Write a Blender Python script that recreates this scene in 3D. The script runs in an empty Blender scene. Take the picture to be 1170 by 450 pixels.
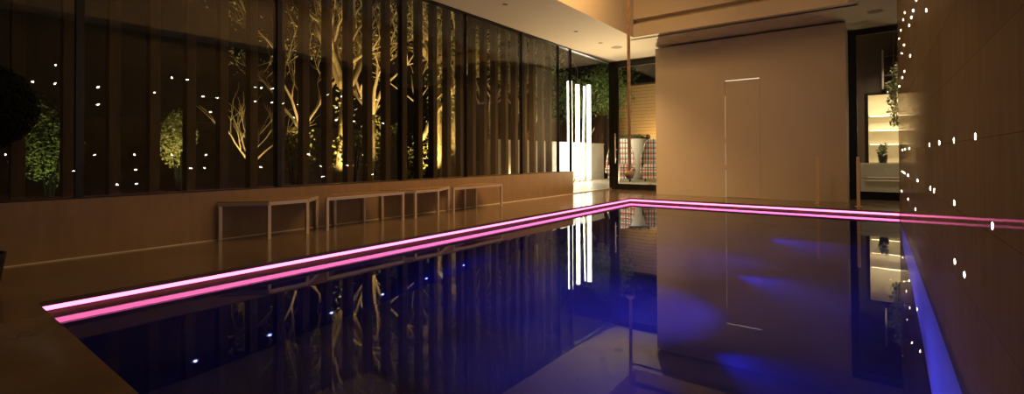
import bpy, bmesh, math, random
from mathutils import Vector, Matrix, noise

C = bpy.context.scene.collection
SC = bpy.context.scene
R = math.radians

# ------------------------------------------------------------------ camera
cam_d = bpy.data.cameras.new('camera')
cam_d.sensor_width = 36.0
cam_d.lens = 548.0 / 1170.0 * 36.0
cam_d.shift_y = -52.6 / 1170.0
cam_d.clip_start = 0.02
cam_d.clip_end = 200
cam = bpy.data.objects.new('camera', cam_d)
C.objects.link(cam)
_a, _t, _r = R(37.097), R(0.653), R(-0.249)
_f = Vector((-math.sin(_a), math.cos(_a), 0)); _rt = Vector((math.cos(_a), math.sin(_a), 0)); _u = Vector((0, 0, 1))
_f2 = _f * math.cos(_t) + _u * math.sin(_t); _u2 = _u * math.cos(_t) - _f * math.sin(_t)
_r3 = _rt * math.cos(_r) + _u2 * math.sin(_r); _u3 = _u2 * math.cos(_r) - _rt * math.sin(_r)
cam.matrix_world = Matrix(((_r3.x, _u3.x, -_f2.x, 0), (_r3.y, _u3.y, -_f2.y, 0), (_r3.z, _u3.z, -_f2.z, 0.8), (0, 0, 0, 1)))
SC.camera = cam

# ------------------------------------------------------------------ world, exposure
w = bpy.data.worlds.new('night_sky'); SC.world = w; w.use_nodes = True
w.node_tree.nodes['Background'].inputs[0].default_value = (0.020, 0.014, 0.008, 1)
w.node_tree.nodes['Background'].inputs[1].default_value = 0.22
SC.view_settings.view_transform = 'Standard'
SC.view_settings.look = 'None'
SC.view_settings.exposure = 0.0
SC.view_settings.gamma = 1.0
SC.view_settings.use_curve_mapping = False
try:
    SC.cycles.max_bounces = 10; SC.cycles.glossy_bounces = 6; SC.cycles.transmission_bounces = 8
    SC.cycles.transparent_max_bounces = 16; SC.cycles.sample_clamp_indirect = 30.0
    SC.cycles.use_denoising = True
except Exception:
    pass

# ------------------------------------------------------------------ lights
def look(o, target):
    o.rotation_euler = (Vector(target) - o.location).to_track_quat('-Z', 'Y').to_euler()
def area(name, loc, target, sx, sy, power, col, spread=180):
    l = bpy.data.lights.new(name, 'AREA'); l.shape = 'RECTANGLE'; l.size = sx; l.size_y = sy
    l.energy = power; l.color = col; l.spread = R(spread)
    o = bpy.data.objects.new(name, l); C.objects.link(o); o.location = loc; look(o, target); return o
def spot(name, loc, target, power, col, angle=90, blend=0.6, size=0.03):
    l = bpy.data.lights.new(name, 'SPOT'); l.energy = power; l.color = col
    l.spot_size = R(angle); l.spot_blend = blend; l.shadow_soft_size = size
    o = bpy.data.objects.new(name, l); C.objects.link(o); o.location = loc; look(o, target); return o
WARM = (1.0, 0.60, 0.27)
GOLD = (1.0, 0.68, 0.30)
BLUE = (0.10, 0.10, 1.0)
# skylight cove washes the left face of the ceiling well and the pool hall below
area('cove_light', (-2.75, 5.0, 4.28), (-3.7, 5.3, 3.2), 3.4, 0.12, 80, (1.0, 0.55, 0.18), 150)
area('skylight_glow', (-2.0, 5.0, 4.1), (-2.0, 5.0, 0), 2.6, 4.0, 45, WARM)
# recessed spots in the left soffit
for k, (x, y, p) in enumerate(((-4.39, 8.776, 210), (-4.34, 7.695, 190), (-4.40, 5.661, 50))):
    spot('soffit_spot_lamp', (x, y, 3.06), (x - 0.1, y + 0.1, 0), p, WARM, 115, 0.8, 0.03)
# underwater blue floods
for (x, y, z, tx, ty, tz, p, an) in ((0.1, 6.4, -.4, -2.0, 5.9, -1.75, 170, 44), (0.1, 4.6, -.4, -2.1, 4.2, -1.75, 620, 40), (0.1, 3.3, -.4, -1.9, 3.1, -1.75, 200, 36),
                          (0.1, 5.6, -.6, -0.9, 4.8, -1.75, 24, 70), (0.1, 7.6, -.6, -1.2, 7.0, -1.75, 36, 70),
                          (-1.3, 7.6, -1.66, 0.27, 6.9, -1.2, 100, 90), (-1.3, 5.6, -1.66, 0.27, 5.2, -1.2, 100, 90), (-1.1, 3.9, -1.66, 0.27, 3.5, -1.2, 95, 90), (-.9, 2.5, -1.66, 0.27, 2.2, -1.2, 60, 90)):
    spot('underwater_flood', (x, y, z), (tx, ty, tz), p, BLUE, an, 1.0, 0.04)
# garden uplights
for (x, y, tx, ty, tz, p, col) in (
        (-8.2, 5.4, -9.0, 6.0, 3.0, 520, GOLD), (-8.3, 7.0, -9.0, 7.5, 2.4, 260, GOLD),
        (-8.2, 8.1, -9.0, 8.5, 2.4, 420, GOLD), (-8.6, 3.8, -9.0, 4.1, 1.6, 90, GOLD),
        (-8.2, 2.7, -9.0, 3.0, 1.4, 110, (1, .8, .4)), (-7.3, 1.15, -8.0, 1.3, 1.1, 34, (1, .92, .5)),
        (-7.7, 10.0, -9.0, 11.0, 2.8, 320, GOLD)):
    spot('garden_spot_lamp', (x, y, 0.16), (tx, ty, tz), p, col, 95, 0.7, 0.04)
# terrace: screen washer, tree light, added wall fill
spot('screen_washer', (-6.1, 17.1, 0.7), (-6.3, 18.0, 1.9), 330, GOLD, 130, 0.8, 0.05)
spot('terrace_tree_lamp', (-7.0, 12.6, 0.1), (-7.6, 15.6, 3.4), 220, (1, .9, .55), 70, 0.8, 0.05)
area('terrace_fill_lamp', (-6.0, 11.8, 3.0), (-6.4, 14.0, 0.4), 1.6, 0.2, 60, (1.0, .80, .52), 140)  # no awning here: added to brighten the terrace wall and chairs
# room beyond the right hand door
area('kitchen_ceiling_lamp', (0.6, 13.4, 2.3), (0.6, 13.6, 0.8), 1.4, 0.6, 80, (1, .78, .45))
area('lobby_lamp', (0.5, 11.3, 2.9), (0.5, 11.9, 0.3), 0.8, 0.1, 22, (1, .8, .55), 120)
spot('soffit_fill_lamp', (-4.75, 12.3, .12), (-4.35, 9.9, 3.08), 420, (1, .80, .50), 60, 1.0, .04)  # added fill through the door glass, brightens the soffit at the door head
spot('soffit_fill_lamp', (-4.75, 12.3, .12), (-4.4, 6.8, 3.08), 1250, (1, .74, .42), 62, 1.0, .04)  # second added fill, carries the brightness further along the left soffit
spot('entrance_fill_lamp', (0.6, 11.5, .12), (0.5, 10.5, 3.08), 40, (1, .80, .50), 90, .9, .04)  # added fill for the ceiling strip by the right door

# ------------------------------------------------------------------ materials
def nt(m): return m.node_tree.nodes, m.node_tree.links
def pbr(name, col, rough=0.5, metal=0.0, spec=0.5, emit=None, estr=0.0):
    m = bpy.data.materials.new(name); m.use_nodes = True
    b = m.node_tree.nodes['Principled BSDF']
    b.inputs['Base Color'].default_value = (*col, 1); b.inputs['Roughness'].default_value = rough
    b.inputs['Metallic'].default_value = metal; b.inputs['Specular IOR Level'].default_value = spec
    if emit: b.inputs['Emission Color'].default_value = (*emit, 1); b.inputs['Emission Strength'].default_value = estr
    return m
def vary(m, c1, c2, scale=3, stretch=(1, 1, 1), bump=0.0, bscale=None, detail=4, dist=0.01, rough=None):
    n, l = nt(m); b = n['Principled BSDF']
    tc = n.new('ShaderNodeTexCoord'); mp = n.new('ShaderNodeMapping'); mp.inputs['Scale'].default_value = stretch
    l.new(tc.outputs['Object'], mp.inputs['Vector'])
    nz = n.new('ShaderNodeTexNoise'); nz.inputs['Scale'].default_value = scale; nz.inputs['Detail'].default_value = detail
    l.new(mp.outputs[0], nz.inputs['Vector'])
    cr = n.new('ShaderNodeValToRGB'); cr.color_ramp.elements[0].position = .3; cr.color_ramp.elements[1].position = .7
    cr.color_ramp.elements[0].color = (*c1, 1); cr.color_ramp.elements[1].color = (*c2, 1)
    l.new(nz.outputs['Fac'], cr.inputs[0]); l.new(cr.outputs[0], b.inputs['Base Color'])
    if rough:
        mr = n.new('ShaderNodeMapRange'); mr.inputs['To Min'].default_value = rough[0]; mr.inputs['To Max'].default_value = rough[1]
        l.new(nz.outputs['Fac'], mr.inputs[0]); l.new(mr.outputs[0], b.inputs['Roughness'])
    if bump:
        nb = n.new('ShaderNodeTexNoise'); nb.inputs['Scale'].default_value = bscale or scale; nb.inputs['Detail'].default_value = 3
        l.new(mp.outputs[0], nb.inputs['Vector'])
        bp = n.new('ShaderNodeBump'); bp.inputs['Strength'].default_value = bump; bp.inputs['Distance'].default_value = dist
        l.new(nb.outputs['Fac'], bp.inputs['Height']); l.new(bp.outputs[0], b.inputs['Normal'])
    return m
def emis(name, col, s):
    m = bpy.data.materials.new(name); m.use_nodes = True; n, l = nt(m)
    n.remove(n['Principled BSDF']); e = n.new('ShaderNodeEmission'); e.inputs[0].default_value = (*col, 1); e.inputs[1].default_value = s
    l.new(e.outputs[0], n['Material Output'].inputs[0]); return m
def pane_glass(name, tint=(1, 1, 1), f0=0.05):
    m = bpy.data.materials.new(name); m.use_nodes = True; n, l = nt(m); n.remove(n['Principled BSDF'])
    t = n.new('ShaderNodeBsdfTransparent'); t.inputs[0].default_value = (*tint, 1)
    g = n.new('ShaderNodeBsdfGlossy'); g.inputs['Roughness'].default_value = 0.0
    geo = n.new('ShaderNodeNewGeometry'); dp = n.new('ShaderNodeVectorMath'); dp.operation = 'DOT_PRODUCT'
    l.new(geo.outputs['Normal'], dp.inputs[0]); l.new(geo.outputs['Incoming'], dp.inputs[1])
    ab = n.new('ShaderNodeMath'); ab.operation = 'ABSOLUTE'; l.new(dp.outputs['Value'], ab.inputs[0])
    om = n.new('ShaderNodeMath'); om.operation = 'SUBTRACT'; om.inputs[0].default_value = 1; l.new(ab.outputs[0], om.inputs[1])
    pw = n.new('ShaderNodeMath'); pw.operation = 'POWER'; l.new(om.outputs[0], pw.inputs[0]); pw.inputs[1].default_value = 5
    ml = n.new('ShaderNodeMath'); ml.operation = 'MULTIPLY_ADD'; l.new(pw.outputs[0], ml.inputs[0]); ml.inputs[1].default_value = 1 - f0; ml.inputs[2].default_value = f0
    mx = n.new('ShaderNodeMixShader'); l.new(ml.outputs[0], mx.inputs[0]); l.new(t.outputs[0], mx.inputs[1]); l.new(g.outputs[0], mx.inputs[2])
    l.new(mx.outputs[0], n['Material Output'].inputs[0]); return m

M = {}
M['plaster'] = vary(pbr('plaster', (.6, .5, .38), .75), (.58, .49, .37), (.62, .53, .40), 1.2)
M['soffit'] = vary(pbr('soffit', (.6, .5, .38), .8), (.60, .52, .40), (.63, .55, .43), 0.8)
M['deck'] = vary(pbr('deck', (.2, .14, .1), .22), (.15, .105, .07), (.20, .145, .10), 2.5, bump=.05, bscale=9, dist=.004, rough=(.08, .20))
M['plinth'] = vary(pbr('plinth', (.3, .2, .1), .5), (.29, .19, .105), (.35, .235, .135), 5, (2, 2, .5), bump=.03)
M['stone_wall'] = vary(pbr('stone_wall', (.16, .1, .06), .2), (.225, .182, .118), (.26, .21, .138), 3, (1, 6, 1), bump=.25, bscale=9, dist=.006, rough=(.20, .32))
# fine tile joints on the polished wall
def tile_wall(m):
    n, l = nt(m); b = n['Principled BSDF']; src = b.inputs['Base Color'].links[0].from_socket
    tc = n.new('ShaderNodeTexCoord'); sp = n.new('ShaderNodeSeparateXYZ'); l.new(tc.outputs['Object'], sp.inputs[0])
    cb = n.new('ShaderNodeCombineXYZ'); l.new(sp.outputs['Y'], cb.inputs['X']); l.new(sp.outputs['Z'], cb.inputs['Y'])
    br = n.new('ShaderNodeTexBrick'); br.inputs['Scale'].default_value = 1; br.offset = 0
    br.inputs['Brick Width'].default_value = .536; br.inputs['Row Height'].default_value = .284; br.inputs['Mortar Size'].default_value = .0015
    br.inputs['Color1'].default_value = (1, 1, 1, 1); br.inputs['Color2'].default_value = (.88, .88, .88, 1); br.inputs['Mortar'].default_value = (.6, .6, .6, 1)
    l.new(cb.outputs[0], br.inputs['Vector'])
    mx = n.new('ShaderNodeMix'); mx.data_type = 'RGBA'; mx.blend_type = 'MULTIPLY'; mx.inputs[0].default_value = 1
    l.new(src, mx.inputs[6]); l.new(br.outputs['Color'], mx.inputs[7]); l.new(mx.outputs[2], b.inputs['Base Color'])
tile_wall(M['stone_wall'])
def satin(m):
    n, l = nt(m); b = n['Principled BSDF']; b.inputs['Specular IOR Level'].default_value = 0
    g = n.new('ShaderNodeBsdfGlossy'); g.inputs['Roughness'].default_value = .045; g.inputs[0].default_value = (1, .92, .85, 1)
    nz = n.new('ShaderNodeTexNoise'); nz.inputs['Scale'].default_value = 7; nz.inputs['Detail'].default_value = 3
    tc = n.new('ShaderNodeTexCoord'); mp = n.new('ShaderNodeMapping'); mp.inputs['Scale'].default_value = (1, 2.2, .6)
    l.new(tc.outputs['Object'], mp.inputs[0]); l.new(mp.outputs[0], nz.inputs['Vector'])
    bp = n.new('ShaderNodeBump'); bp.inputs['Strength'].default_value = .16; bp.inputs['Distance'].default_value = .006
    l.new(nz.outputs['Fac'], bp.inputs['Height']); l.new(bp.outputs[0], g.inputs['Normal'])
    geo = n.new('ShaderNodeNewGeometry'); dp = n.new('ShaderNodeVectorMath'); dp.operation = 'DOT_PRODUCT'
    l.new(geo.outputs['Normal'], dp.inputs[0]); l.new(geo.outputs['Incoming'], dp.inputs[1])
    ab = n.new('ShaderNodeMath'); ab.operation = 'ABSOLUTE'; l.new(dp.outputs['Value'], ab.inputs[0])
    om = n.new('ShaderNodeMath'); om.operation = 'SUBTRACT'; om.inputs[0].default_value = 1; l.new(ab.outputs[0], om.inputs[1])
    pw = n.new('ShaderNodeMath'); pw.operation = 'POWER'; l.new(om.outputs[0], pw.inputs[0]); pw.inputs[1].default_value = 13
    ml = n.new('ShaderNodeMath'); ml.operation = 'MULTIPLY_ADD'; l.new(pw.outputs[0], ml.inputs[0]); ml.inputs[1].default_value = .5; ml.inputs[2].default_value = .03
    mx = n.new('ShaderNodeMixShader'); l.new(ml.outputs[0], mx.inputs[0]); l.new(b.outputs[0], mx.inputs[1]); l.new(g.outputs[0], mx.inputs[2])
    l.new(mx.outputs[0], n['Material Output'].inputs[0])
satin(M['stone_wall'])
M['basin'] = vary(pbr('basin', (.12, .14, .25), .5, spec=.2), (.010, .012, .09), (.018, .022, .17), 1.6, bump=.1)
M['black'] = pbr('black_frame', (.008, .007, .006), .35)
M['fin'] = vary(pbr('fin', (.17, .09, .045), .6), (.075, .054, .028), (.105, .076, .040), 6, (6, 6, .6))
M['steel'] = pbr('steel', (.72, .64, .54), .38, .4)
M['bench_top'] = vary(pbr('bench_top', (.3, .19, .1), .35), (.26, .165, .085), (.33, .21, .115), 7, (6, 1, 1))
M['brass'] = pbr('brass', (.80, .60, .32), .4, .3)
M['rope'] = vary(pbr('rope', (.42, .2, .09), .8), (.66, .38, .17), (.85, .58, .30), 30, bump=.4, bscale=60)
M['glass'] = pane_glass('glass', (.93, .93, .90), .065)
M['glass_clear'] = pane_glass('glass_clear', (.97, .97, .95), .04)
M['pink'] = emis('pink', (1.0, .17, .44), 4.2)
M['dot'] = emis('dot', (1.0, .84, .62), 260)
M['blue_dot'] = emis('blue_dot', (.16, .22, 1.0), 12)
M['blue_bar'] = emis('blue_bar', (.10, .09, 1.0), 22)
M['slot'] = emis('slot', (1.0, .82, .58), 1.0)
M['tube'] = emis('tube', (1.0, .93, .74), 13.0)
M['terrace'] = vary(pbr('terrace', (.5, .45, .36), .5), (.42, .38, .30), (.52, .47, .38), 2, rough=(.3, .5))
M['soil'] = vary(pbr('soil', (.03, .025, .015), .9), (.02, .018, .01), (.045, .038, .022), 3, bump=.4)
M['cream'] = vary(pbr('cream', (.75, .70, .58), .6), (.72, .67, .55), (.78, .73, .61), 2)
M['bark'] = vary(pbr('bark', (.5, .4, .2), .8), (.36, .28, .13), (.62, .52, .27), 14, (3, 3, 1), bump=.5, bscale=20)
M['bark_dark'] = vary(pbr('bark_dark', (.2, .14, .07), .85), (.13, .09, .045), (.28, .2, .1), 12, (3, 3, 1), bump=.5)
M['leaf'] = vary(pbr('leaf', (.08, .15, .03), .6), (.04, .09, .015), (.16, .22, .05), 8)
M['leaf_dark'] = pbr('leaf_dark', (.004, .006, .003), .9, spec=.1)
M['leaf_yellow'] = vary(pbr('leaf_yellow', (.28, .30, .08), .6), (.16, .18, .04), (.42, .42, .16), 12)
M['timber'] = None
def slats(name, ca, cb_, h, axis='Z', gap=.08):
    m = pbr(name, ca, .55); n, l = nt(m); b = n['Principled BSDF']
    tc = n.new('ShaderNodeTexCoord'); sp = n.new('ShaderNodeSeparateXYZ'); l.new(tc.outputs['Object'], sp.inputs[0])
    dv = n.new('ShaderNodeMath'); dv.operation = 'DIVIDE'; l.new(sp.outputs[axis], dv.inputs[0]); dv.inputs[1].default_value = h
    fr = n.new('ShaderNodeMath'); fr.operation = 'FRACT'; l.new(dv.outputs[0], fr.inputs[0])
    lt = n.new('ShaderNodeMath'); lt.operation = 'LESS_THAN'; l.new(fr.outputs[0], lt.inputs[0]); lt.inputs[1].default_value = gap
    nz = n.new('ShaderNodeTexNoise'); nz.inputs['Scale'].default_value = 4
    mx = n.new('ShaderNodeMix'); mx.data_type = 'RGBA'; l.new(nz.outputs['Fac'], mx.inputs[0])
    mx.inputs[6].default_value = (*ca, 1); mx.inputs[7].default_value = (*cb_, 1)
    m2 = n.new('ShaderNodeMix'); m2.data_type = 'RGBA'; l.new(lt.outputs[0], m2.inputs[0]); l.new(mx.outputs[2], m2.inputs[6]); m2.inputs[7].default_value = (.03, .02, .01, 1)
    l.new(m2.outputs[2], b.inputs['Base Color']); return m
M['timber'] = slats('timber', (.42, .27, .12), (.52, .36, .17), .13)
M['fence'] = slats('fence', (.16, .07, .03), (.2, .10, .05), .22, 'X', .06)
def water_mat():
    m = bpy.data.materials.new('water'); m.use_nodes = True; n, l = nt(m); n.remove(n['Principled BSDF'])
    g = n.new('ShaderNodeBsdfGlass'); g.inputs['IOR'].default_value = 1.333; g.inputs['Roughness'].default_value = 0; g.inputs['Color'].default_value = (.95, .96, 1, 1)
    nz = n.new('ShaderNodeTexNoise'); nz.inputs['Scale'].default_value = 2.2; nz.inputs['Detail'].default_value = 1.5
    tc = n.new('ShaderNodeTexCoord'); l.new(tc.outputs['Object'], nz.inputs['Vector'])
    bp = n.new('ShaderNodeBump'); bp.inputs['Strength'].default_value = .05; bp.inputs['Distance'].default_value = .01
    l.new(nz.outputs['Fac'], bp.inputs['Height']); l.new(bp.outputs[0], g.inputs['Normal'])
    l.new(g.outputs[0], n['Material Output'].inputs[0]); return m
M['water'] = water_mat()
def plaid():
    m = pbr('plaid', (.8, .8, .75), .8); n, l = nt(m); b = n['Principled BSDF']
    tc = n.new('ShaderNodeTexCoord'); sp = n.new('ShaderNodeSeparateXYZ'); l.new(tc.outputs['Object'], sp.inputs[0])
    prev = None
    for ax, per, off, wd, col in (('Z', .17, .0, .20, (.55, .07, .05)), ('X', .17, .3, .20, (.06, .06, .05)), ('Z', .17, .5, .12, (.10, .28, .12)),
                                  ('X', .17, .75, .16, (.62, .10, .09)), ('Z', .17, .75, .10, (.05, .05, .05))):
        a = n.new('ShaderNodeMath'); a.operation = 'MULTIPLY_ADD'; l.new(sp.outputs[ax], a.inputs[0]); a.inputs[1].default_value = 1 / per; a.inputs[2].default_value = off
        f = n.new('ShaderNodeMath'); f.operation = 'FRACT'; l.new(a.outputs[0], f.inputs[0])
        t = n.new('ShaderNodeMath'); t.operation = 'LESS_THAN'; l.new(f.outputs[0], t.inputs[0]); t.inputs[1].default_value = wd
        s = n.new('ShaderNodeMath'); s.operation = 'MULTIPLY'; l.new(t.outputs[0], s.inputs[0]); s.inputs[1].default_value = .95
        mx = n.new('ShaderNodeMix'); mx.data_type = 'RGBA'; l.new(s.outputs[0], mx.inputs[0])
        if prev is None: mx.inputs[6].default_value = (.82, .78, .68, 1)
        else: l.new(prev, mx.inputs[6])
        mx.inputs[7].default_value = (*col, 1); prev = mx.outputs[2]
    l.new(prev, b.inputs['Base Color']); return m
M['plaid'] = plaid()
M['cabinet'] = pbr('cabinet', (.42, .38, .30), .18)
M['wood_dark'] = pbr('wood_dark', (.06, .035, .02), .5)
M['pot_dark'] = pbr('pot_dark', (.02, .016, .012), .35)
M['pot_black'] = pbr('pot_black', (.006, .007, .012), .35)

# ------------------------------------------------------------------ mesh helpers
def box(bm, x0, x1, y0, y1, z0, z1, bev=0.0):
    r = bmesh.ops.create_cube(bm, size=1)
    for v in r['verts']:
        v.co = Vector(((x0 + x1) / 2 + v.co.x * (x1 - x0), (y0 + y1) / 2 + v.co.y * (y1 - y0), (z0 + z1) / 2 + v.co.z * (z1 - z0)))
    if bev:
        es = list({e for v in r['verts'] for e in v.link_edges})
        bmesh.ops.bevel(bm, geom=es, offset=bev, segments=2, affect='EDGES', profile=.6)
def boxes(*bs, bev=0.0):
    bm = bmesh.new()
    for b in bs: box(bm, *b, bev=bev)
    return bm
def tube(bm, pts, rads, seg=8, cap=True):
    pts = [Vector(p) for p in pts]
    if not isinstance(rads, (list, tuple)): rads = [rads] * len(pts)
    rings = []
    ref = None
    for i, p in enumerate(pts):
        d = (pts[min(i + 1, len(pts) - 1)] - pts[max(i - 1, 0)]).normalized()
        if ref is None: ref = Vector((0, 0, 1)) if abs(d.z) < .9 else Vector((1, 0, 0))
        s = d.cross(ref).normalized(); t = s.cross(d).normalized(); ref = t
        rings.append([bm.verts.new(p + (s * math.cos(k * 2 * math.pi / seg) + t * math.sin(k * 2 * math.pi / seg)) * rads[i]) for k in range(seg)])
    for a, b in zip(rings, rings[1:]):
        for k in range(seg):
            bm.faces.new((a[k], a[(k + 1) % seg], b[(k + 1) % seg], b[k]))
    if cap:
        bm.faces.new(rings[0][::-1]); bm.faces.new(rings[-1])
def lathe(bm, c, prof, seg=32, cap=True):
    rings = [[bm.verts.new((c[0] + r * math.cos(k * 2 * math.pi / seg), c[1] + r * math.sin(k * 2 * math.pi / seg), c[2] + z)) for k in range(seg)] for r, z in prof]
    for a, b in zip(rings, rings[1:]):
        for k in range(seg): bm.faces.new((a[k], a[(k + 1) % seg], b[(k + 1) % seg], b[k]))
    if cap:
        bm.faces.new(rings[0][::-1]); bm.faces.new(rings[-1])
def prism(bm, poly, z0, z1):
    a = [bm.verts.new((x, y, z0)) for x, y in poly]; b = [bm.verts.new((x, y, z1)) for x, y in poly]
    n = len(poly); bm.faces.new(a[::-1]); bm.faces.new(b)
    for k in range(n): bm.faces.new((a[k], a[(k + 1) % n], b[(k + 1) % n], b[k]))
def obj(name, bm, m, parent=None, smooth=False, origin=None):
    bmesh.ops.recalc_face_normals(bm, faces=bm.faces)
    if origin is None and parent is None:
        xs = [v.co for v in bm.verts]
        origin = Vector(((min(v.x for v in xs) + max(v.x for v in xs)) / 2, (min(v.y for v in xs) + max(v.y for v in xs)) / 2, min(v.z for v in xs)))
    if parent is None:
        for v in bm.verts: v.co -= Vector(origin)
    me = bpy.data.meshes.new(name); bm.to_mesh(me); bm.free()
    if smooth:
        for p in me.polygons: p.use_smooth = True
    me.materials.append(m); o = bpy.data.objects.new(name, me); C.objects.link(o)
    if parent is None: o.location = origin
    else: o.parent = parent
    return o
# note: children are modelled in their parent's own coordinates
def thing(name, label, cat, loc=(0, 0, 0), rz=0, group=None):
    o = bpy.data.objects.new(name, None); C.objects.link(o); o.location = loc; o.rotation_euler = (0, 0, rz)
    o.empty_display_size = .1; o['label'] = label; o['category'] = cat
    if group: o['group'] = group
    return o
def tag(o, label, cat, group=None, kind=None):
    o['label'] = label; o['category'] = cat
    if group: o['group'] = group
    if kind: o['kind'] = kind
    return o
def struct(name, bm, m, label=None, cat=None, parent=None):
    o = obj(name, bm, m, parent, origin=(0, 0, 0) if parent is None else None)
    if parent is None:
        o['kind'] = 'structure'; o['label'] = label; o['category'] = cat
    return o
def struct_root(name, label, cat):
    o = bpy.data.objects.new(name, None); C.objects.link(o); o['kind'] = 'structure'; o['label'] = label; o['category'] = cat; return o
def dup(root, loc=None, label=None):
    r = root.copy(); C.objects.link(r)
    if loc is not None: r.location = loc
    if label: r['label'] = label
    for ch in list(root.children):
        c = ch.copy(); C.objects.link(c); c.parent = r
        for g in ch.children:
            d = g.copy(); C.objects.link(d); d.parent = c
    return r

ORD = ['first', 'second', 'third', 'fourth', 'fifth', 'sixth', 'seventh', 'eighth', 'ninth', 'tenth', 'eleventh', 'twelfth', 'thirteenth',
       'fourteenth', 'fifteenth', 'sixteenth', 'seventeenth', 'eighteenth', 'nineteenth', 'twentieth', 'twenty-first', 'twenty-second',
       'twenty-third', 'twenty-fourth', 'twenty-fifth', 'twenty-sixth', 'twenty-seventh', 'twenty-eighth', 'twenty-ninth', 'thirtieth']

# ------------------------------------------------------------------ setting
XL, XR = -3.715, 0.271          # pool edge on the left, polished wall on the right
YN, YF = 0.54, 8.665            # pool edge near and far
ZW = -0.086                     # water level
ZC = 3.08
XG = -5.10                      # plinth face
YD = 10.79                      # plane of the glazed doors
struct('floor', boxes((-5.1, XL, -2.0, YD + .1, -.028, 0), (XL, XR, -2.0, YN, -.028, 0), (XL, 2.0, YF, YD + .1, -.028, 0), (-5.1, XL - .10, -2, YD + .1, -.2, -.029),
                      (XL - .1, 2.0, YF + .10, YD + .1, -.2, -.029), (XL - .1, XR, -2, YN - .1, -.2, -.029)),
       M['deck'], 'polished brown stone deck around the pool', 'floor')
XB, YB, YBN, ZB = XL - .045, YF + .045, YN - .045, -1.75
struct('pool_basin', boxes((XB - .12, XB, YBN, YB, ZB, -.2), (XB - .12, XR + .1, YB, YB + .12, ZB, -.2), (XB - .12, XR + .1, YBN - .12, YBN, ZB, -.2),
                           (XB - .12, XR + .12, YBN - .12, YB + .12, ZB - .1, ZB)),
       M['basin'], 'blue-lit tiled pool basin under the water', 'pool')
struct('pool_rim', boxes((XB - .055, XB, YBN, YB, -.2, -.03), (XB - .055, XR + .05, YB, YB + .05, -.2, -.03), (XB - .055, XR, YBN - .05, YBN, -.2, -.03)), M['plinth'], 'brown stone rim just under the deck edge of the pool', 'pool rim')
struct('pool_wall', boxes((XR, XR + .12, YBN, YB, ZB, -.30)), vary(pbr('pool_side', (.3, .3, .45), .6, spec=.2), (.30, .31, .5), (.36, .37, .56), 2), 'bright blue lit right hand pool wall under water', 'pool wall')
bmw = bmesh.new()
nx, ny = 2, 2
vs = [bmw.verts.new(p) for p in ((XB, YBN, ZW), (XR, YBN, ZW), (XR, YB, ZW), (XB, YB, ZW))]
bmw.faces.new(vs)
wt = obj('water', bmw, M['water'], origin=(0, 0, 0)); tag(wt, 'still dark blue pool water reflecting the room', 'water', kind='stuff')
struct('wall_right', boxes((XR, XR + .2, -2, YF + .03, -.30, ZC)), M['stone_wall'], 'polished brown tiled wall on the right with tiny lights', 'wall')
struct('wall_left', boxes((-5.45, XG, -2, 8.889, -.05, .474)), M['plinth'], 'low brown plinth wall under the tall garden glazing', 'wall')
pw = boxes((-3.64, -2.285, 9.8, YD + .08, 0, 3.035), (-2.285, -1.68, 9.8, YD, 2.235, 3.035), (-1.68, -.372, 9.8, YD + .08, 0, 3.035), (-2.285, -1.68, 9.83, YD, 0, 2.235),
           (-3.52, -.49, 9.95, YD + .08, 3.035, ZC))
struct('wall_back', pw, M['plaster'], 'plain plaster block wall between the two glazed doors', 'wall')
dr = struct_root('door_1', 'flush plaster coloured door with glowing gap in back wall', 'door')
obj('door_leaf', boxes((-2.275, -1.683, 9.8, 9.829, 0.004, 2.218)), M['plaster'], dr)
obj('light_gap', boxes((-2.275, -1.69, 9.805, 9.828, 2.219, 2.234)), M['slot'], dr)
obj('light_gap', boxes((-2.284, -2.276, 9.808, 9.828, .01, .52), (-2.284, -2.276, 9.808, 9.828, .62, 1.05), (-2.284, -2.276, 9.808, 9.828, 1.12, 1.95)), pbr('slot_dim', (.7, .55, .35), .3, emit=(1, .8, .5), estr=.35), dr)
o = struct('edge_highlight', boxes((-.374, -.366, 9.795, 9.803, .75, 1.55)), M['steel'], 'thin bright strip standing for the edge highlight on right corner of back wall', 'trim')  # highlight on the wall edge, modelled as a pale strip

# ceiling: soffits round a deep well, well walls with a recessed groove
WX0, WX1, WY0, WY1 = -3.68, -0.30, 1.0, 8.76
zg0, zg1 = 3.325, 3.42
cb_ = [(-5.215, WX0, -2, YD + .3, ZC, ZC + .25), (WX0, WX1, WY1, YD + .3, ZC, zg0), (WX1, 2.0, -2, YD + .3, ZC, ZC + .25), (WX0, WX1, -2, WY0, ZC, ZC + .25)]
wl = [(WX0 - .12, WX0, WY0, WY1, ZC + .25, 4.35), (WX1, WX1 + .12, WY0, WY1, ZC + .25, 4.35), (WX0 - .12, WX1 + .12, WY1 + .14, WY1 + .22, ZC + .0, 4.35),
      (WX0, WX1, WY1, WY1 + .14, zg1, 4.35), (WX0 - .12, WX1 + .12, WY0 - .12, WY0, ZC + .25, 4.35), (WX0 - .12, WX1 + .12, WY0 - .12, WY1 + .12, 4.35, 4.45)]
struct('ceiling', boxes(*(cb_ + wl)), M['soffit'], 'pale plaster ceiling with a deep lit well over the pool', 'ceiling')

struct('trim_4', boxes((XG, XG + .006, -2, 8.889, 0, .009)), M['cream'], 'thin pale strip along the foot of the plinth', 'trim')
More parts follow.
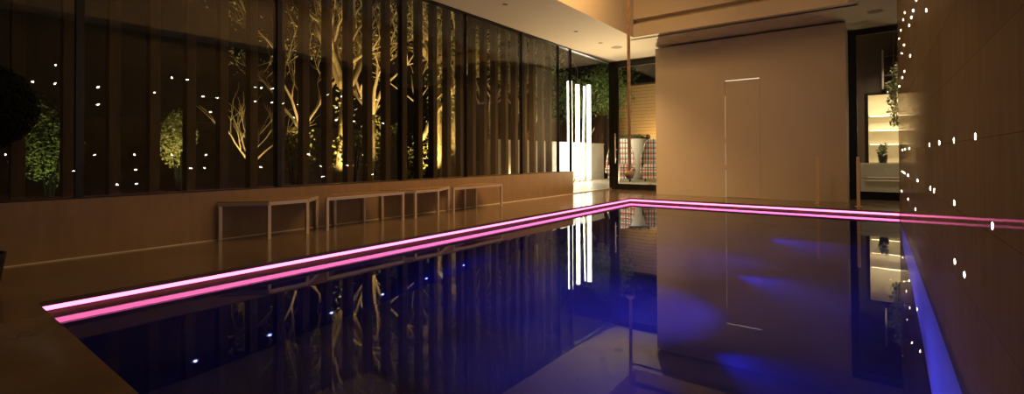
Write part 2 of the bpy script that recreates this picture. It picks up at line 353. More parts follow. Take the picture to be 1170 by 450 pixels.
# ------------------------------------------------------------------ windows and doors
def window(n, label, y0, y1, z0, mull0=.03, x=XG - .06):
    r = struct_root('window_%d' % n, label, 'window')
    obj('pane', boxes((x - .014, x + .014, y0 + .008, y1 - .008, z0, ZC)), M['glass'], r)
    obj('window_frame', boxes((x - .035, x + .035, y0 - mull0 / 2, y0 + mull0 / 2, z0, ZC)), M['black'], r)
    return r
wy = [-1.0, .985, 2.62, 4.30, 5.6, 7.10, 8.38]
ml = [.03, .05, .05, .006, .006, .012, .012]
wd = ['large garden glass pane at the far left edge', 'garden glass pane right of the thick black mullion', 'garden glass pane right of the second black mullion',
      'garden glass pane behind the second and third benches', 'garden glass pane behind the fourth bench', 'garden glass pane near the far end of the plinth', 'narrow glass pane over the end of the plinth']
for k in range(7):
    y1 = wy[k + 1] if k < 6 else 8.889
    window(k + 1, wd[k], wy[k], y1, .474, ml[k])
r = window(8, 'full height glass pane beyond the plinth, showing the terrace', 8.889, YD - .05, .02, .012)
obj('track', boxes((XG - .12, XG - .0, 8.889, YD, .001, .02)), M['steel'], r)
struct('trim_2', boxes((XG - .09, XG - .0, -2, 8.889, .474, .482)), M['black'], 'thin dark sill strip at the foot of the garden glazing', 'trim')
struct('trim_3', boxes((XG - .12, XG - .02, -2, YD, ZC - .02, ZC - .0005)), M['black'], 'thin dark head channel at the top of the garden glazing', 'trim')
# sliding door, left of the back wall
d = struct_root('door_2', 'black framed sliding glass door to the terrace', 'door')
obj('door_frame', boxes((-5.16, -5.02, YD - .04, YD + .06, 0, ZC - .002), (-5.02, -3.5, YD - .04, YD + .06, ZC - .10, ZC - .002),
                        (-5.02, -4.93, YD - .03, YD + .03, .0, ZC - .10), (-4.93, -3.5, YD - .03, YD + .03, .0, .13), (-4.93, -3.5, YD - .03, YD + .03, ZC - .15, ZC - .10)), M['black'], d)
obj('pane', boxes((-4.93, -3.5, YD - .006, YD + .006, .13, ZC - .15)), M['glass_clear'], d)
bm = bmesh.new(); tube(bm, [(-4.975, YD - .10, .62), (-4.975, YD - .10, 1.34)], .014, 12)
tube(bm, [(-4.975, YD - .10, .72), (-4.975, YD - .03, .72)], .009); tube(bm, [(-4.975, YD - .10, 1.24), (-4.975, YD - .03, 1.24)], .009)
tube(bm, [(-4.975, YD - .031, .95), (-4.975, YD - .045, .95)], .02, 12)
obj('door_handle', bm, M['steel'], d, True)
d = struct_root('door_3', 'black framed glazed door right of the back wall', 'door')
obj('door_frame', boxes((-.42, -.25, YD - .04, YD + .06, 0, ZC - .002), (-.25, 1.6, YD - .04, YD + .06, ZC - .10, ZC - .002), (-.25, 1.6, YD - .04, YD + .06, 0, .14),
                        (1.5, 1.6, YD - .04, YD + .06, .14, ZC - .10)), M['black'], d)
obj('pane', boxes((-.25, 1.5, YD - .006, YD + .006, .14, ZC - .10)), M['glass_clear'], d)

# ------------------------------------------------------------------ pool LED strips
def strip(label, b, holder):
    t = thing('led_strip', label, 'light strip')
    obj('diffuser', boxes(b), M['pink'], t); obj('channel', boxes(holder), M['steel'], t)
strip('long pink glowing strip under the left pool edge', (XL - .035, XL - .025, YN + .0, YF + .025, -.058, -.031), (XL - .044, XL - .036, YN, YF + .03, -.062, -.029))
strip('pink glowing strip under the far pool edge', (XL - .025, XR - .004, YF + .025, YF + .035, -.058, -.031), (XL - .035, XR - .004, YF + .036, YF + .044, -.062, -.029))

# pin lights under water on the left basin wall
for k, y in enumerate((1.33, 1.84, 2.37, 2.91, 3.47, 4.04)):
    bm = bmesh.new(); tube(bm, [(0, 0, 0), (.012, 0, 0)], [.010, .010], 12)
    t = thing('underwater_light', 'small blue-white light under water on the left pool side, %s from the near end' % ORD[k], 'light', (XB, y, -1.55), group='small lights under water')
    obj('lens', bm, M['blue_dot'], t)
    bm = bmesh.new(); tube(bm, [(0, 0, 0), (.006, 0, 0)], .024, 16); obj('bezel', bm, M['steel'], t)

# ------------------------------------------------------------------ pin lights in the polished wall
ROWS = {'A': .337, 'B': .592, 'C': .86, 'D': 1.715, 'E': 2.01, 'F': 2.315}
direct = {'A': [2.529, 2.808, 5.317, 6.458], 'B': [1.957, 2.793, 3.667, 3.912, 5.006, 6.393, 7.664],
          'C': [2.229, 2.777, 3.35, 3.928, 6.096, 6.932, 7.559], 'D': [4.009, 5.746, 6.813, 7.338, 8.227],
          'E': [4.875, 5.241, 5.484, 5.817, 6.827, 7.364], 'F': [6.943, 7.506, 8.03]}
refl = {'E': [1.342, 1.616, 1.876, 2.161, 2.416, 3.221, 4.019, 4.278, 5.032, 5.163, 5.415, 5.697, 6.738, 7.269], 'F': [1.885, 2.171, 3.489, 3.755, 5.031, 5.163, 5.395, 6.738, 7.27],
        'D': [2.417, 2.347, 4.02, 5.697, 6.738, 7.269, 8.035], 'C': [1.328, 2.42, 2.943, 3.478, 4.022, 6.232, 7.005, 7.529, 7.771],
        'B': [2.15, 2.944, 3.76, 4.022, 5.052, 5.146, 6.232, 6.458, 7.268, 7.528, 7.77, 8.034], 'A': [2.677, 2.932, 5.397, 6.458, 8.033]}
RN = {'A': 'shin-high row', 'B': 'knee-high row', 'C': 'waist-high row', 'D': 'row just above door-lintel level', 'E': 'second row from the top', 'F': 'topmost row'}
RN['D'] = 'third row from the top'
proto = None
for rk in 'ABCDEF':
    ys = list(direct[rk])
    for y in refl[rk]:
        if y < 6 and y > {'E': 4.5, 'F': 5.6, 'D': 2.6, 'C': 1.5, 'B': 0, 'A': 0}[rk]: continue
        y -= .1
        if all(abs(y - q) > (.11 if y < 6 else .3) for q in ys): ys.append(y - .05)
    for k, y in enumerate(sorted(ys)):
        lab = 'pin light in the polished wall, %s, %s from near end' % (RN[rk], ORD[k])
        if proto is None:
            t = thing('pin_light', lab, 'light', (XR, y, ROWS[rk]), group='pin lights in the polished wall')
            bm = bmesh.new(); tube(bm, [(0, 0, 0), (-.0004, 0, 0)], [.0105, .0105], 16); obj('lens', bm, M['dot'], t)
            bm = bmesh.new(); tube(bm, [(0, 0, 0), (-.0002, 0, 0)], .013, 16); obj('bezel', bm, M['steel'], t)
            proto = t
        else: dup(proto, (XR, y, ROWS[rk]), lab)

# ------------------------------------------------------------------ benches
def bench(label, pts, h=.372):
    # pts: plan corners, in order back-near, front-near, front-far, back-far
    cx = sum(p[0] for p in pts) / 4; cy = sum(p[1] for p in pts) / 4
    t = thing('bench', label, 'bench', (cx, cy, 0), group='low benches along the plinth')
    P = [Vector((p[0] - cx, p[1] - cy, 0)) for p in pts]
    bm = bmesh.new(); prism(bm, [(p.x, p.y) for p in P], h - .012, h)
    obj('seat', bm, M['bench_top'], t)
    bm = bmesh.new()
    for i in range(4):
        a, b = P[i] * .985, P[(i + 1) % 4] * .985; n = (b - a).normalized().cross(Vector((0, 0, 1))) * .014
        z0, z1 = h - .045, h - .012
        q = [a - n, a + n, b + n, b - n]
        prism(bm, [(v.x, v.y) for v in q], z0, z1)
    obj('seat_rail', bm, M['steel'], t)
    for i in range(4):
        c = P[i] * .96; s = .016
        obj('leg', boxes((c.x - s, c.x + s, c.y - s, c.y + s, 0, h - .045), bev=.002), M['steel'], t)
xb, xf = -5.075, -4.76
bench('nearest low bench on steel legs against the plinth', [(xb, 1.983), (xf, 2.32), (xf, 2.734), (xb, 3.033)])
bench('second low bench from the camera, widest along its front', [(xb, 3.233), (xf, 2.936), (xf, 4.028), (xb, 3.657)])
bench('third low bench from the camera with its short side in front', [(xb, 3.90), (xf, 4.202), (xf, 4.624), (xb, 5.15)])
bench('farthest low bench on steel legs against the plinth', [(xb, 5.48), (xf, 4.896), (xf, 6.032), (xb, 5.75)])

# ------------------------------------------------------------------ swing rope and rails
t = thing('hanging_rope', 'brown rope with a ball knot hanging from the ceiling over the pool', 'rope', (-2.205, 5.11, .59))
bm = bmesh.new()
for ph in (0, 2 * math.pi / 3, 4 * math.pi / 3):
    pts = []
    for k in range(0, 330):
        z = .03 + k * (3.73 / 329); a = ph + z * 95
        pts.append((.0095 * math.cos(a), .0095 * math.sin(a), z))
    tube(bm, pts, .011, 6)
obj('rope', bm, M['rope'], t, True)
bm = bmesh.new(); bmesh.ops.create_icosphere(bm, subdivisions=4, radius=.048)
for v in bm.verts:
    n = v.co.normalized(); v.co = n * (.048 + .004 * math.sin(9 * math.atan2(n.y, n.x) + 14 * n.z))
obj('ball_knot', bm, M['rope'], t, True)
bm = bmesh.new(); tube(bm, [(0, 0, 3.745), (0, 0, 3.76)], .03, 16); obj('ceiling_hook', bm, M['steel'], t)
for lab, x, y in (('slim brass rail post at the far pool edge in front of the back wall', -.758, 9.40), ('slim steel rail post at the far pool edge in front of the right door', -.208, 9.16)):
    t = thing('rail_post', lab, 'post', (x, y, 0), group='rail posts at the far pool edge')
    m_ = M['brass']
    obj('post', boxes((-.022, .022, -.008, .008, .008, .77), bev=.003), m_, t)
    bm = bmesh.new(); tube(bm, [(0, 0, 0), (0, 0, .008)], .045, 20); obj('base_plate', bm, m_, t)

# ------------------------------------------------------------------ ceiling fittings
def disc(name, lab, cat, x, y, r, m1, m2, group=None):
    t = thing(name, lab, cat, (x, y, ZC), group=group)
    bm = bmesh.new(); lathe(bm, (0, 0, -.006), [(r, 0), (r, .0055), (r * .86, .0055), (r * .86, .001), (r * .93, 0)], 32, False); obj('rim', bm, m1, t)
    bm = bmesh.new(); tube(bm, [(0, 0, -.0045), (0, 0, -.0005)], r * .88, 32); obj('face', bm, m2, t)
grille = pbr('grille', (.22, .17, .11), .7)
disc('ceiling_speaker', 'round flush ceiling speaker over the terrace door', 'speaker', -4.30, 9.35, .115, M['soffit'], grille, 'round ceiling speakers')
disc('ceiling_speaker', 'round flush ceiling speaker right of the back wall', 'speaker', .03, 9.55, .115, M['soffit'], grille, 'round ceiling speakers')
for x, y, l_ in ((-4.39, 8.776, 'small recessed ceiling spot nearest the terrace door'), (-4.34, 7.695, 'small recessed ceiling spot in the middle of the left soffit'), (-4.40, 5.661, 'small recessed ceiling spot nearest the camera')):
    disc('ceiling_spot', l_, 'light', x, y, .045, M['soffit'], grille, 'small recessed ceiling spots')

# ------------------------------------------------------------------ outside: fins
def fin_mesh():
    return boxes((-.06, .06, -.0425, .0425, 0, 4.6), bev=.004)
f0 = None
for k in range(27):
    lab = 'tall upright brown timber fin outside the garden glass, %s from the left' % ORD[k]
    if f0 is None:
        f0 = obj('timber_fin', fin_mesh(), M['fin'], origin=(0, 0, 0)); f0.location = (-5.62, .69, -.05); tag(f0, lab, 'fin', 'upright timber fins outside the glass')
    else:
        c = f0.copy(); C.objects.link(c); c.location = (-5.62, .69 + .31 * k, -.05); c['label'] = lab
struct('ground', boxes((-60, -5.45, -20, 11.0, -.15, -.05), (-60, -5.1, 11.0, 60, -.15, -.05)), M['soil'], 'dark garden ground outside the glass', 'ground')
struct('terrace_floor', boxes((-7.6, -5.1, 8.9, 20, -.05, -.004), (-5.1, 2.5, YD + .1, 20, -.05, -.004)), M['terrace'], 'pale stone terrace outside the glazed doors', 'floor')
struct('garden_wall', boxes((-14.5, -14.3, -6, 12.0, -.05, 1.75)), vary(pbr('gw', (.12, .09, .05), .8), (.10, .075, .04), (.15, .11, .06), 3), 'low garden boundary wall seen dimly through the glass', 'wall')

# ------------------------------------------------------------------ trees and shrubs
def branch(bm, rng, p, d, L, r, lev, tips, bend=.35):
    n = 5; pts = [p.copy()]; rad = [r]
    for k in range(n):
        d = (d + Vector((rng.uniform(-1, 1), rng.uniform(-1, 1), rng.uniform(-.5, .9))) * bend * .5).normalized()
        p = p + d * (L / n); pts.append(p.copy()); rad.append(r * (1 - .62 * (k + 1) / n))
    tube(bm, pts, rad, 6 if lev > 1 else 4)
    if lev == 0: tips.append(p.copy()); return
    for k in range(rng.randint(3, 4)):
        j = rng.randint(2, n); q = pts[j]
        s = (d + Vector((rng.uniform(-1, 1), rng.uniform(-1, 1), rng.uniform(-.3, .8))) * .95).normalized()
        branch(bm, rng, q, s, L * rng.uniform(.5, .75), rad[j] * .75, lev - 1, tips, bend)
def leaves(rng, cs, rad, n, s0, s1, squash=(1, 1, 1)):
    vs, fs = [], []
    for _ in range(n):
        c = rng.choice(cs)
        while True:
            o = Vector((rng.uniform(-1, 1), rng.uniform(-1, 1), rng.uniform(-1, 1)))
            if .25 < o.length < 1: break
        p = Vector(c) + Vector((o.x * squash[0], o.y * squash[1], o.z * squash[2])) * rad
        a = Vector((rng.gauss(0, 1), rng.gauss(0, 1), rng.gauss(0, 1))).normalized(); b = a.orthogonal().normalized()
        s = rng.uniform(s0, s1); i = len(vs)
        vs += [p - a * s, p + b * s * .45 + a * s * .1, p + a * s, p - b * s * .45 + a * s * .1]
        fs.append((i, i + 1, i + 2, i + 3))
    return vs, fs
def leaf_obj(name, vf, m, parent):
    me = bpy.data.meshes.new(name); me.from_pydata([tuple(v) for v in vf[0]], [], vf[1]); me.materials.append(m)
    o = bpy.data.objects.new(name, me); C.objects.link(o); o.parent = parent; return o
def tree(lab, loc, seed, H, r, lev=3, lean=(0, 0), nleaf=0, leafm='leaf', bark='bark', trunk=.35, bend=.35, nb=3):
    rng = random.Random(seed); t = thing('tree', lab, 'tree', loc)
    bm = bmesh.new(); tips = []
    top = Vector((lean[0], lean[1], H * trunk))
    tube(bm, [(0, 0, 0), tuple(top * .5 + Vector((.02, .03, 0))), tuple(top)], [r, r * .85, r * .75], 8)
    for k in range(nb):
        a = rng.uniform(0, 6.28); d = Vector((math.cos(a) * .5, math.sin(a) * .7, 1)).normalized()
        branch(bm, rng, top - Vector((0, 0, .02)), d, H * (1 - trunk) * .55, r * .65, lev, tips, bend)
    obj('trunk', bm, M[bark], t, True)
    if nleaf:
        up = [(top[0] * q / 10, top[1] * q / 10, top[2] * q / 10) for q in range(3, 11)]
        leaf_obj('foliage', leaves(rng, tips + up * max(1, len(tips) // 14), .27, nleaf, .022, .05), M[leafm], t)
    return t
def bush(lab, loc, seed, rad, n, m, squash=(1, 1, 1), s=(.02, .045), stem=.25):
    rng = random.Random(seed); t = thing('shrub', lab, 'shrub', loc)
    bm = bmesh.new()
    for k in range(6):
        a = k * 1.05; tube(bm, [(0, 0, 0), (math.cos(a) * rad * .3, math.sin(a) * rad * .3, stem + rad * squash[2]), (math.cos(a) * rad * .6, math.sin(a) * rad * .6, stem + rad * squash[2] * 1.5)], [.015, .01, .005], 5)
    obj('stem', bm, M['leaf_dark'], t)
    rng2 = random.Random(seed + 5)
    cs = [(rng2.uniform(-.4, .4) * rad * squash[0], rng2.uniform(-.4, .4) * rad * squash[1], stem + rad * squash[2] + rng2.uniform(-.4, .4) * rad * squash[2]) for _ in range(9)]
    leaf_obj('foliage', leaves(rng, cs, rad * .6, n, s[0], s[1], squash), M[m], t)
    return t
bush('rounded green lit shrub left of the thick black mullion', (-8.0, 1.26, -.05), 3, .36, 4200, 'leaf', (1, 1, 1.7), (.012, .026), stem=.45)
bush('pale yellow lit shrub between the fins left of the bare tree', (-9.0, 2.95, -.05), 4, .34, 3800, 'leaf_yellow', (1, .85, 1.7), (.012, .026), stem=.62)
tree('small bare lit tree in front of the second mullion', (-9.0, 3.98, -.05), 11, 2.3, .035, 2, (0, .1), trunk=.32, bend=.5, nb=5)
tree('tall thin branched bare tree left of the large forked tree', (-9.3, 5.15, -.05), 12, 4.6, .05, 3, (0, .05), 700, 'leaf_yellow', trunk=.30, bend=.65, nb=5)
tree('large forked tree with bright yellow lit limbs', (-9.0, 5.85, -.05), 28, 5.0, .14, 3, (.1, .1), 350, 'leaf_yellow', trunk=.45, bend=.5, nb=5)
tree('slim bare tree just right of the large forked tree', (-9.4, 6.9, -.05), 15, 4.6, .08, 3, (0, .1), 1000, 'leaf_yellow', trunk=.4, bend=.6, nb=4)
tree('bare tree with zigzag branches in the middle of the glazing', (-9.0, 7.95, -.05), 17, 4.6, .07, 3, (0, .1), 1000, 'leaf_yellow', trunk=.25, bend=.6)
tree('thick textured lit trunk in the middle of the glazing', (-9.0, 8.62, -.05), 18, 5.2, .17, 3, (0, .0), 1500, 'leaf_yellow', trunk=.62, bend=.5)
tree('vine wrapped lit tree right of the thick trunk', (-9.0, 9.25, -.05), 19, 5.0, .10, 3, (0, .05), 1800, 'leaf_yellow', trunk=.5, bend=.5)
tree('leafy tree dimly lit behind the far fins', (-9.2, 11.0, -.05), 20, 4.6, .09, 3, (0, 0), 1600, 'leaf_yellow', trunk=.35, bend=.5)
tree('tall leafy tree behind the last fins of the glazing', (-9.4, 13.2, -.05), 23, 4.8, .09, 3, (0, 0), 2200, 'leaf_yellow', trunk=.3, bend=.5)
bush('low lit plant with green leaves at the foot of the middle trees', (-7.7, 6.4, -.05), 8, .22, 260, 'leaf', stem=1.15)
bush('low dark bush below the thin branched tree', (-7.6, 4.15, -.05), 9, .42, 700, 'leaf', (1, 1, 1), stem=.5)
bush('low dark bush below the large forked tree', (-7.7, 5.3, -.05), 10, .40, 600, 'leaf', (1, 1, 1), stem=.6)
for k, (x, y, wch) in enumerate(((-8.2, 5.4, 'the large forked tree'), (-8.3, 7.0, 'the slim bare tree'), (-8.2, 8.1, 'the thick trunk'), (-8.6, 3.8, 'the small bare tree'), (-8.2, 2.7, 'the yellow shrub'), (-7.3, 1.15, 'the green shrub'), (-7.7, 10.0, 'the far leafy tree'))):
    t = thing('garden_uplight', 'small garden uplight in front of ' + wch, 'light', (x, y, -.05), group='garden uplights')
    bm = bmesh.new(); lathe(bm, (0, 0, 0), [(.05, 0), (.05, .12), (.058, .13), (.058, .15), (.045, .15), (.04, .12)], 16, False); obj('housing', bm, M['black'], t)
    bm = bmesh.new(); tube(bm, [(0, 0, .115), (0, 0, .122)], .044, 16); obj('lens', bm, emis('uplens%d' % k, (1, .8, .5), 3), t)

for x, y, wch, r_ in ((-4.75, 12.3, 'added floor fill light just outside the sliding door', .05), (.6, 11.5, 'added floor fill light just outside the right door', .05)):
    t = thing('added_uplight', wch, 'light', (x, y, -.004), group='added floor fill lights outside the doors')  # made-up housings for the added ceiling fill lamps
    bm = bmesh.new(); lathe(bm, (0, 0, 0), [(.05, 0), (.05, .08), (.042, .08), (.04, .06)], 16, False); obj('housing', bm, M['steel'], t)
    bm = bmesh.new(); tube(bm, [(0, 0, .06), (0, 0, .066)], .039, 16); obj('lens', bm, emis('floorlens', (1, .8, .5), 2), t)
# dark topiary ball at the left edge of the picture
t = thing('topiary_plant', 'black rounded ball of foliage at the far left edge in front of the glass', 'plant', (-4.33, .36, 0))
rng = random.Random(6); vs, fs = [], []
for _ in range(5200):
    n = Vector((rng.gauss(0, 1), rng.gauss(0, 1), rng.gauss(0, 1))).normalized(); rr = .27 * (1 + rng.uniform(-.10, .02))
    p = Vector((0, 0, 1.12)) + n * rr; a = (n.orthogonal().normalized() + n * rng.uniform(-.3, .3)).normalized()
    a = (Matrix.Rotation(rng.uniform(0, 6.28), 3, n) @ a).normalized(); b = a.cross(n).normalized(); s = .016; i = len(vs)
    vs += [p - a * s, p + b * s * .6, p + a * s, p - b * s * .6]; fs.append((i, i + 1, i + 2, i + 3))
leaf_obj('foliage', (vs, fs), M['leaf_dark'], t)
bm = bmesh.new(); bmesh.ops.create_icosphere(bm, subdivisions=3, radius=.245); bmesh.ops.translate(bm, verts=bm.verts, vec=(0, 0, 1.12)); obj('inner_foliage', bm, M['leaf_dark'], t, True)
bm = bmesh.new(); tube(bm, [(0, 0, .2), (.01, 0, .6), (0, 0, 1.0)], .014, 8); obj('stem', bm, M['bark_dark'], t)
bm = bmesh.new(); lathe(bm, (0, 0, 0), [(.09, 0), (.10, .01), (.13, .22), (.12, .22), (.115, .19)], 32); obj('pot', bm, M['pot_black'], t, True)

# ------------------------------------------------------------------ terrace
struct('terrace_wall', boxes((-8.0, -7.70, 9.4, 15.6, -.05, 1.2), (-8.03, -7.67, 9.4, 15.6, 1.2, 1.24)), M['cream'], 'low cream wall along the terrace, lit by the glowing tubes', 'wall')
for k, (y, rr, hh, tl) in enumerate(((12.80, .075, 3.1, 0), (13.28, .06, 3.05, 0), (13.62, .022, 3.05, .10), (14.02, .065, 3.12, 0))):
    t = thing('light_tube', '%s glowing white tube on the terrace, counting from the left' % ORD[k], 'lamp', (-7.45, y, -.004), group='glowing tubes on the terrace')
    bm = bmesh.new(); tube(bm, [(0, 0, .04), (0, tl, hh)], rr, 16); obj('tube', bm, M['tube'], t, True)
    bm = bmesh.new(); lathe(bm, (0, 0, 0), [(rr + .04, 0), (rr + .04, .02), (rr + .01, .06)], 20); obj('base', bm, M['steel'], t)
t = thing('bamboo_cane', 'pale slanting bamboo cane leaning across the glowing tubes', 'cane', (-7.3, 12.75, -.004))
bm = bmesh.new(); tube(bm, [(0, 0, 0), (0, .6, .9), (0, 1.4, 1.75)], [.014, .012, .008], 8); obj('cane', bm, M['bark'], t, True)
# big tapered planter
t = thing('planter', 'large white tapered planter between the plaid chairs', 'planter', (-6.65, 15.8, -.004))
bm = bmesh.new(); lathe(bm, (0, 0, 0), [(.26, 0), (.34, .15), (.45, .5), (.49, .95), (.53, 1.38), (.53, 1.42), (.50, 1.42), (.48, 1.30)], 48); obj('pot', bm, M['cream'], t, True)
bm = bmesh.new(); lathe(bm, (0, 0, 0), [(.535, 1.385), (.545, 1.39), (.545, 1.44), (.535, 1.44)], 48, False); obj('rim', bm, M['wood_dark'], t)
leaf_obj('foliage', leaves(random.Random(2), [(x * .12 - .42, .1 * math.sin(x * 2), 1.49) for x in range(8)],   .12, 160, .02, .06, (1, 1, .5)), M['leaf'], t)
# plaid chairs
def chair(lab, loc, rz):
    t = thing('armchair', lab, 'armchair', loc, rz, 'plaid high-backed chairs on the terrace')
    bm = bmesh.new(); nA, nZ = 18, 12; sh = []
    for s_ in (0, 1):
        for j in range(nZ + 1):
            z = .30 + j / nZ * 1.05; ft = j / nZ
            wdt = .46 - .13 * ft ** 2.5; dep = .36 - .20 * ft
            for i in range(nA + 1):
                a = math.pi * (i / nA); c, s2 = math.cos(a), math.sin(a)
                top = z if ft < 1 else z
                drop = (abs(c) ** 5) * .22 * ft
                k = 1 - .045 / wdt * s_
                sh.append(bm.verts.new((c * wdt * k, (s2 * dep - .05 + .12 * ft) * (k if s2 > 0 else 1), z - drop)))
    W = nA + 1; off = (nZ + 1) * W
    for s_ in (0, 1):
        for j in range(nZ):
            for i in range(nA):
                q = s_ * off + j * W + i; f = (sh[q], sh[q + 1], sh[q + W + 1], sh[q + W]); bm.faces.new(f if s_ == 0 else f[::-1])
    for i in range(nA):
        for j in (0, nZ): q = j * W + i; bm.faces.new((sh[q], sh[q + 1], sh[off + q + 1], sh[off + q]))
    for j in range(nZ):
        for i in (0, nA): q = j * W + i; bm.faces.new((sh[q], sh[q + W], sh[off + q + W], sh[off + q]))
    obj('backrest', bm, M['plaid'], t, True)
    obj('seat', boxes((-.44, .44, -.42, .26, .26, .44), bev=.05), M['plaid'], t, True)
    obj('seat_cushion', boxes((-.33, .33, -.44, .2, .43, .55), bev=.05), M['plaid'], t, True)
    obj('skirt', boxes((-.36, .36, -.38, .24, .08, .27), bev=.02), M['plaid'], t)
    for sx, sy in ((-.3, -.32), (.3, -.32), (-.3, .18), (.3, .18)):
        bm = bmesh.new(); tube(bm, [(sx, sy, 0), (sx * .95, sy * .95, .1)], [.016, .024], 8); obj('leg', bm, M['wood_dark'], t)
chair('plaid high-backed armchair left of the white planter', (-6.43, 14.2, -.004), .35)
chair('plaid high-backed armchair right of the white planter', (-5.58, 14.9, -.004), .35)
# backdrop of the terrace
t = thing('timber_screen', 'horizontal slatted timber screen glowing with warm light', 'screen', (-7.6, 18.0, -.05))
obj('slats', boxes((-1.6, 4.0, 0, .08, 0, 3.62)), M['timber'], t); obj('post', boxes((-1.7, -1.6, -.02, .1, 0, 3.66)), M['wood_dark'], t); obj('capping', boxes((-1.7, 4.0, -.03, .11, 3.62, 3.7)), M['wood_dark'], t)
t = thing('garden_building', 'dark gabled building behind the timber screen', 'building', (-6.2, 20.0, -.05))
bm = bmesh.new(); a = [(-2.4, 0), (4.5, 0), (4.5, 3.6), (1.2, 6.2), (-2.4, 4.6)]
v1 = [bm.verts.new((x, 0, z)) for x, z in a]; v2 = [bm.verts.new((x, 2.5, z)) for x, z in a]
bm.faces.new(v1); bm.faces.new(v2[::-1])
for k in range(5): bm.faces.new((v1[k], v1[(k + 1) % 5], v2[(k + 1) % 5], v2[k]))
obj('wall', bm, pbr('slate', (.03, .035, .03), .7), t)
t = thing('wooden_fence', 'brown boarded wooden fence behind the cream terrace wall', 'fence', (-9.3, 17.0, -.05))
obj('boards', boxes((-2.5, 1.5, 0, .05, 0, 2.45)), M['fence'], t); obj('post', boxes((-.05, .05, -.04, 0, 0, 2.5)), M['wood_dark'], t); obj('post', boxes((.95, 1.05, -.04, 0, 0, 2.5)), M['wood_dark'], t)
t = thing('tree', 'leafy green tree arching over the terrace door', 'tree', (-8.4, 15.3, -.05))
rng = random.Random(40); bm = bmesh.new(); tips = []
tube(bm, [(0, 0, 0), (.05, 0, 1.4), (.2, .1, 2.5)], [.11, .09, .07], 8)
for k in range(6):
    a = k * 1.1; branch(bm, rng, Vector((.2, .1, 2.4)), Vector((math.cos(a) * .9, math.sin(a) * .5, .7)).normalized(), 1.1, .05, 2, tips)
obj('trunk', bm, M['bark_dark'], t, True)
cs = [(rng.uniform(-1.1, 1.75), rng.uniform(-.6, .8), rng.uniform(2.35, 4.0)) for _ in range(60)]
leaf_obj('foliage', leaves(rng, cs, .42, 5200, .03, .075), M['leaf'], t)

# ------------------------------------------------------------------ beyond the right hand door
struct('wall_kitchen', boxes((-1.6, -.15, 12.6, 12.75, -.05, 3.4), (-.15, 2.2, 12.6, 12.75, 2.10, 3.4), (-.15, 2.2, 12.6, 12.75, -.05, .60), (1.4, 2.2, 12.6, 12.75, .6, 2.1)),
       pbr('brown_dark', (.10, .07, .045), .6), 'dark outer wall around the lit opening beyond the right door', 'wall')
struct('wall_kitchen_back', boxes((-.8, 2.4, 14.6, 14.7, 0, 2.6), (-.8, -.7, 12.75, 14.6, 0, 2.6), (2.3, 2.4, 12.75, 14.6, 0, 2.6), (-.8, 2.4, 12.75, 14.7, 2.6, 2.7)), M['cream'], 'cream walls of the lit room beyond the right door', 'wall')
w9 = struct_root('window_9', 'lit window of the room beyond the right door', 'window')
obj('window_frame', boxes((-.15, -.10, 12.57, 12.6, .6, 2.1), (-.10, 1.4, 12.57, 12.6, 2.05, 2.1), (-.1, 1.4, 12.57, 12.6, .6, .64), (1.35, 1.4, 12.57, 12.6, .64, 2.05)), M['black'], w9)
obj('pane', boxes((-.10, 1.35, 12.58, 12.59, .64, 2.05)), M['glass_clear'], w9)
for k, z in enumerate((1.05, 1.38, 1.72)):
    t = thing('wall_shelf', ['lowest', 'middle', 'highest'][k] + ' lit shelf on the cream wall beyond the right door', 'shelf', (.4, 14.45, z), group='lit shelves beyond the right door')
    bd = obj('board', boxes((-.5, 1.2, -.14, .14, 0, .03)), M['cream'], t); obj('light_strip', boxes((-.48, 1.18, -.12, -.10, -.012, 0)), emis('shelf%d' % k, (1, .82, .5), 7), bd)
t = thing('sideboard', 'pale grey glossy cabinet with two bright drawer lines behind the right door', 'cabinet', (.5, 12.1, -.004))
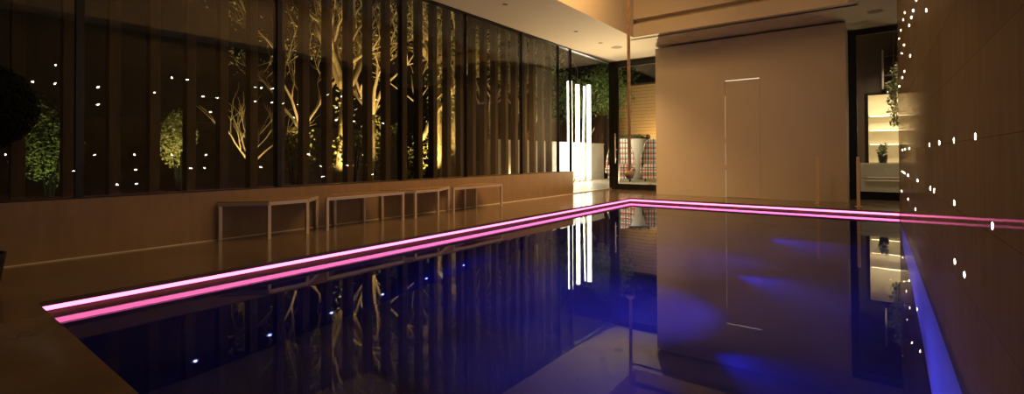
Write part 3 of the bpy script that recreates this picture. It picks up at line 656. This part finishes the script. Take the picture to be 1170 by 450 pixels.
obj('body', boxes((-.74, .9, -.22, .22, .03, .64), bev=.004), M['cabinet'], t); obj('plinth', boxes((-.70, .86, -.19, .2, 0, .03)), M['black'], t)
for z0, z1, zh in ((.34, .62, .36), (.05, .325, .295)):
    dw = obj('drawer', boxes((-.73, .89, -.24, -.222, z0, z1), bev=.003), M['cabinet'], t)
    bm = bmesh.new(); tube(bm, [(-.62, -.26, zh), (.2, -.26, zh)], .007, 8)
    for hx in (-.6, .18): tube(bm, [(hx, -.26, zh), (hx, -.238, zh)], .004, 6)
    obj('handle', bm, M['steel'], dw)
t = thing('plant_pot', 'small dark pot with a plant standing on the pale cabinet', 'plant', (.13, 12.1, .636))
bm = bmesh.new(); lathe(bm, (0, 0, 0), [(.06, 0), (.075, .08), (.08, .17), (.07, .17)], 24); obj('pot', bm, M['pot_dark'], t, True)
leaf_obj('foliage', leaves(random.Random(9), [(0, 0, .25), (.02, 0, .32), (-.04, 0, .22)], .08, 160, .02, .04), M['leaf'], t)
t = thing('hanging_plant', 'yellow-green trailing plant hanging behind the right door by the wall', 'plant', (.30, 10.99, 1.38))
rng = random.Random(14)
bm = bmesh.new()
for k in range(5): tube(bm, [(0, 0, 1.70), (rng.uniform(-.03, .03), rng.uniform(-.03, .03), .9), (rng.uniform(-.07, .07), rng.uniform(-.05, .05), 0)], .004, 5)
obj('stem', bm, M['bark_dark'], t)
leaf_obj('foliage', leaves(rng, [(rng.uniform(-.05, .05), 0, z * .1) for z in range(0, 11)], .09, 420, .02, .05), M['leaf_yellow'], t)
spot('plant_lamp', (.3, 11.6, 2.9), (.30, 11.0, 1.8), 14, (1, .95, .55), 30, .6, .02)
t = thing('rack_reflection', 'reflection modelled as dark rungs with a pale upright pole above the lit window', 'reflection', (.17, 12.45, 2.15))  # bars and boards stand in for a reflection
obj('bar', boxes((-.035, -.005, -.02, .02, 0, .80)), M['steel'], t)
for k in range(4): obj('shelf_board', boxes((0, .34, -.1, .1, .05 + k * .2, .075 + k * .2)), M['wood_dark'], t)
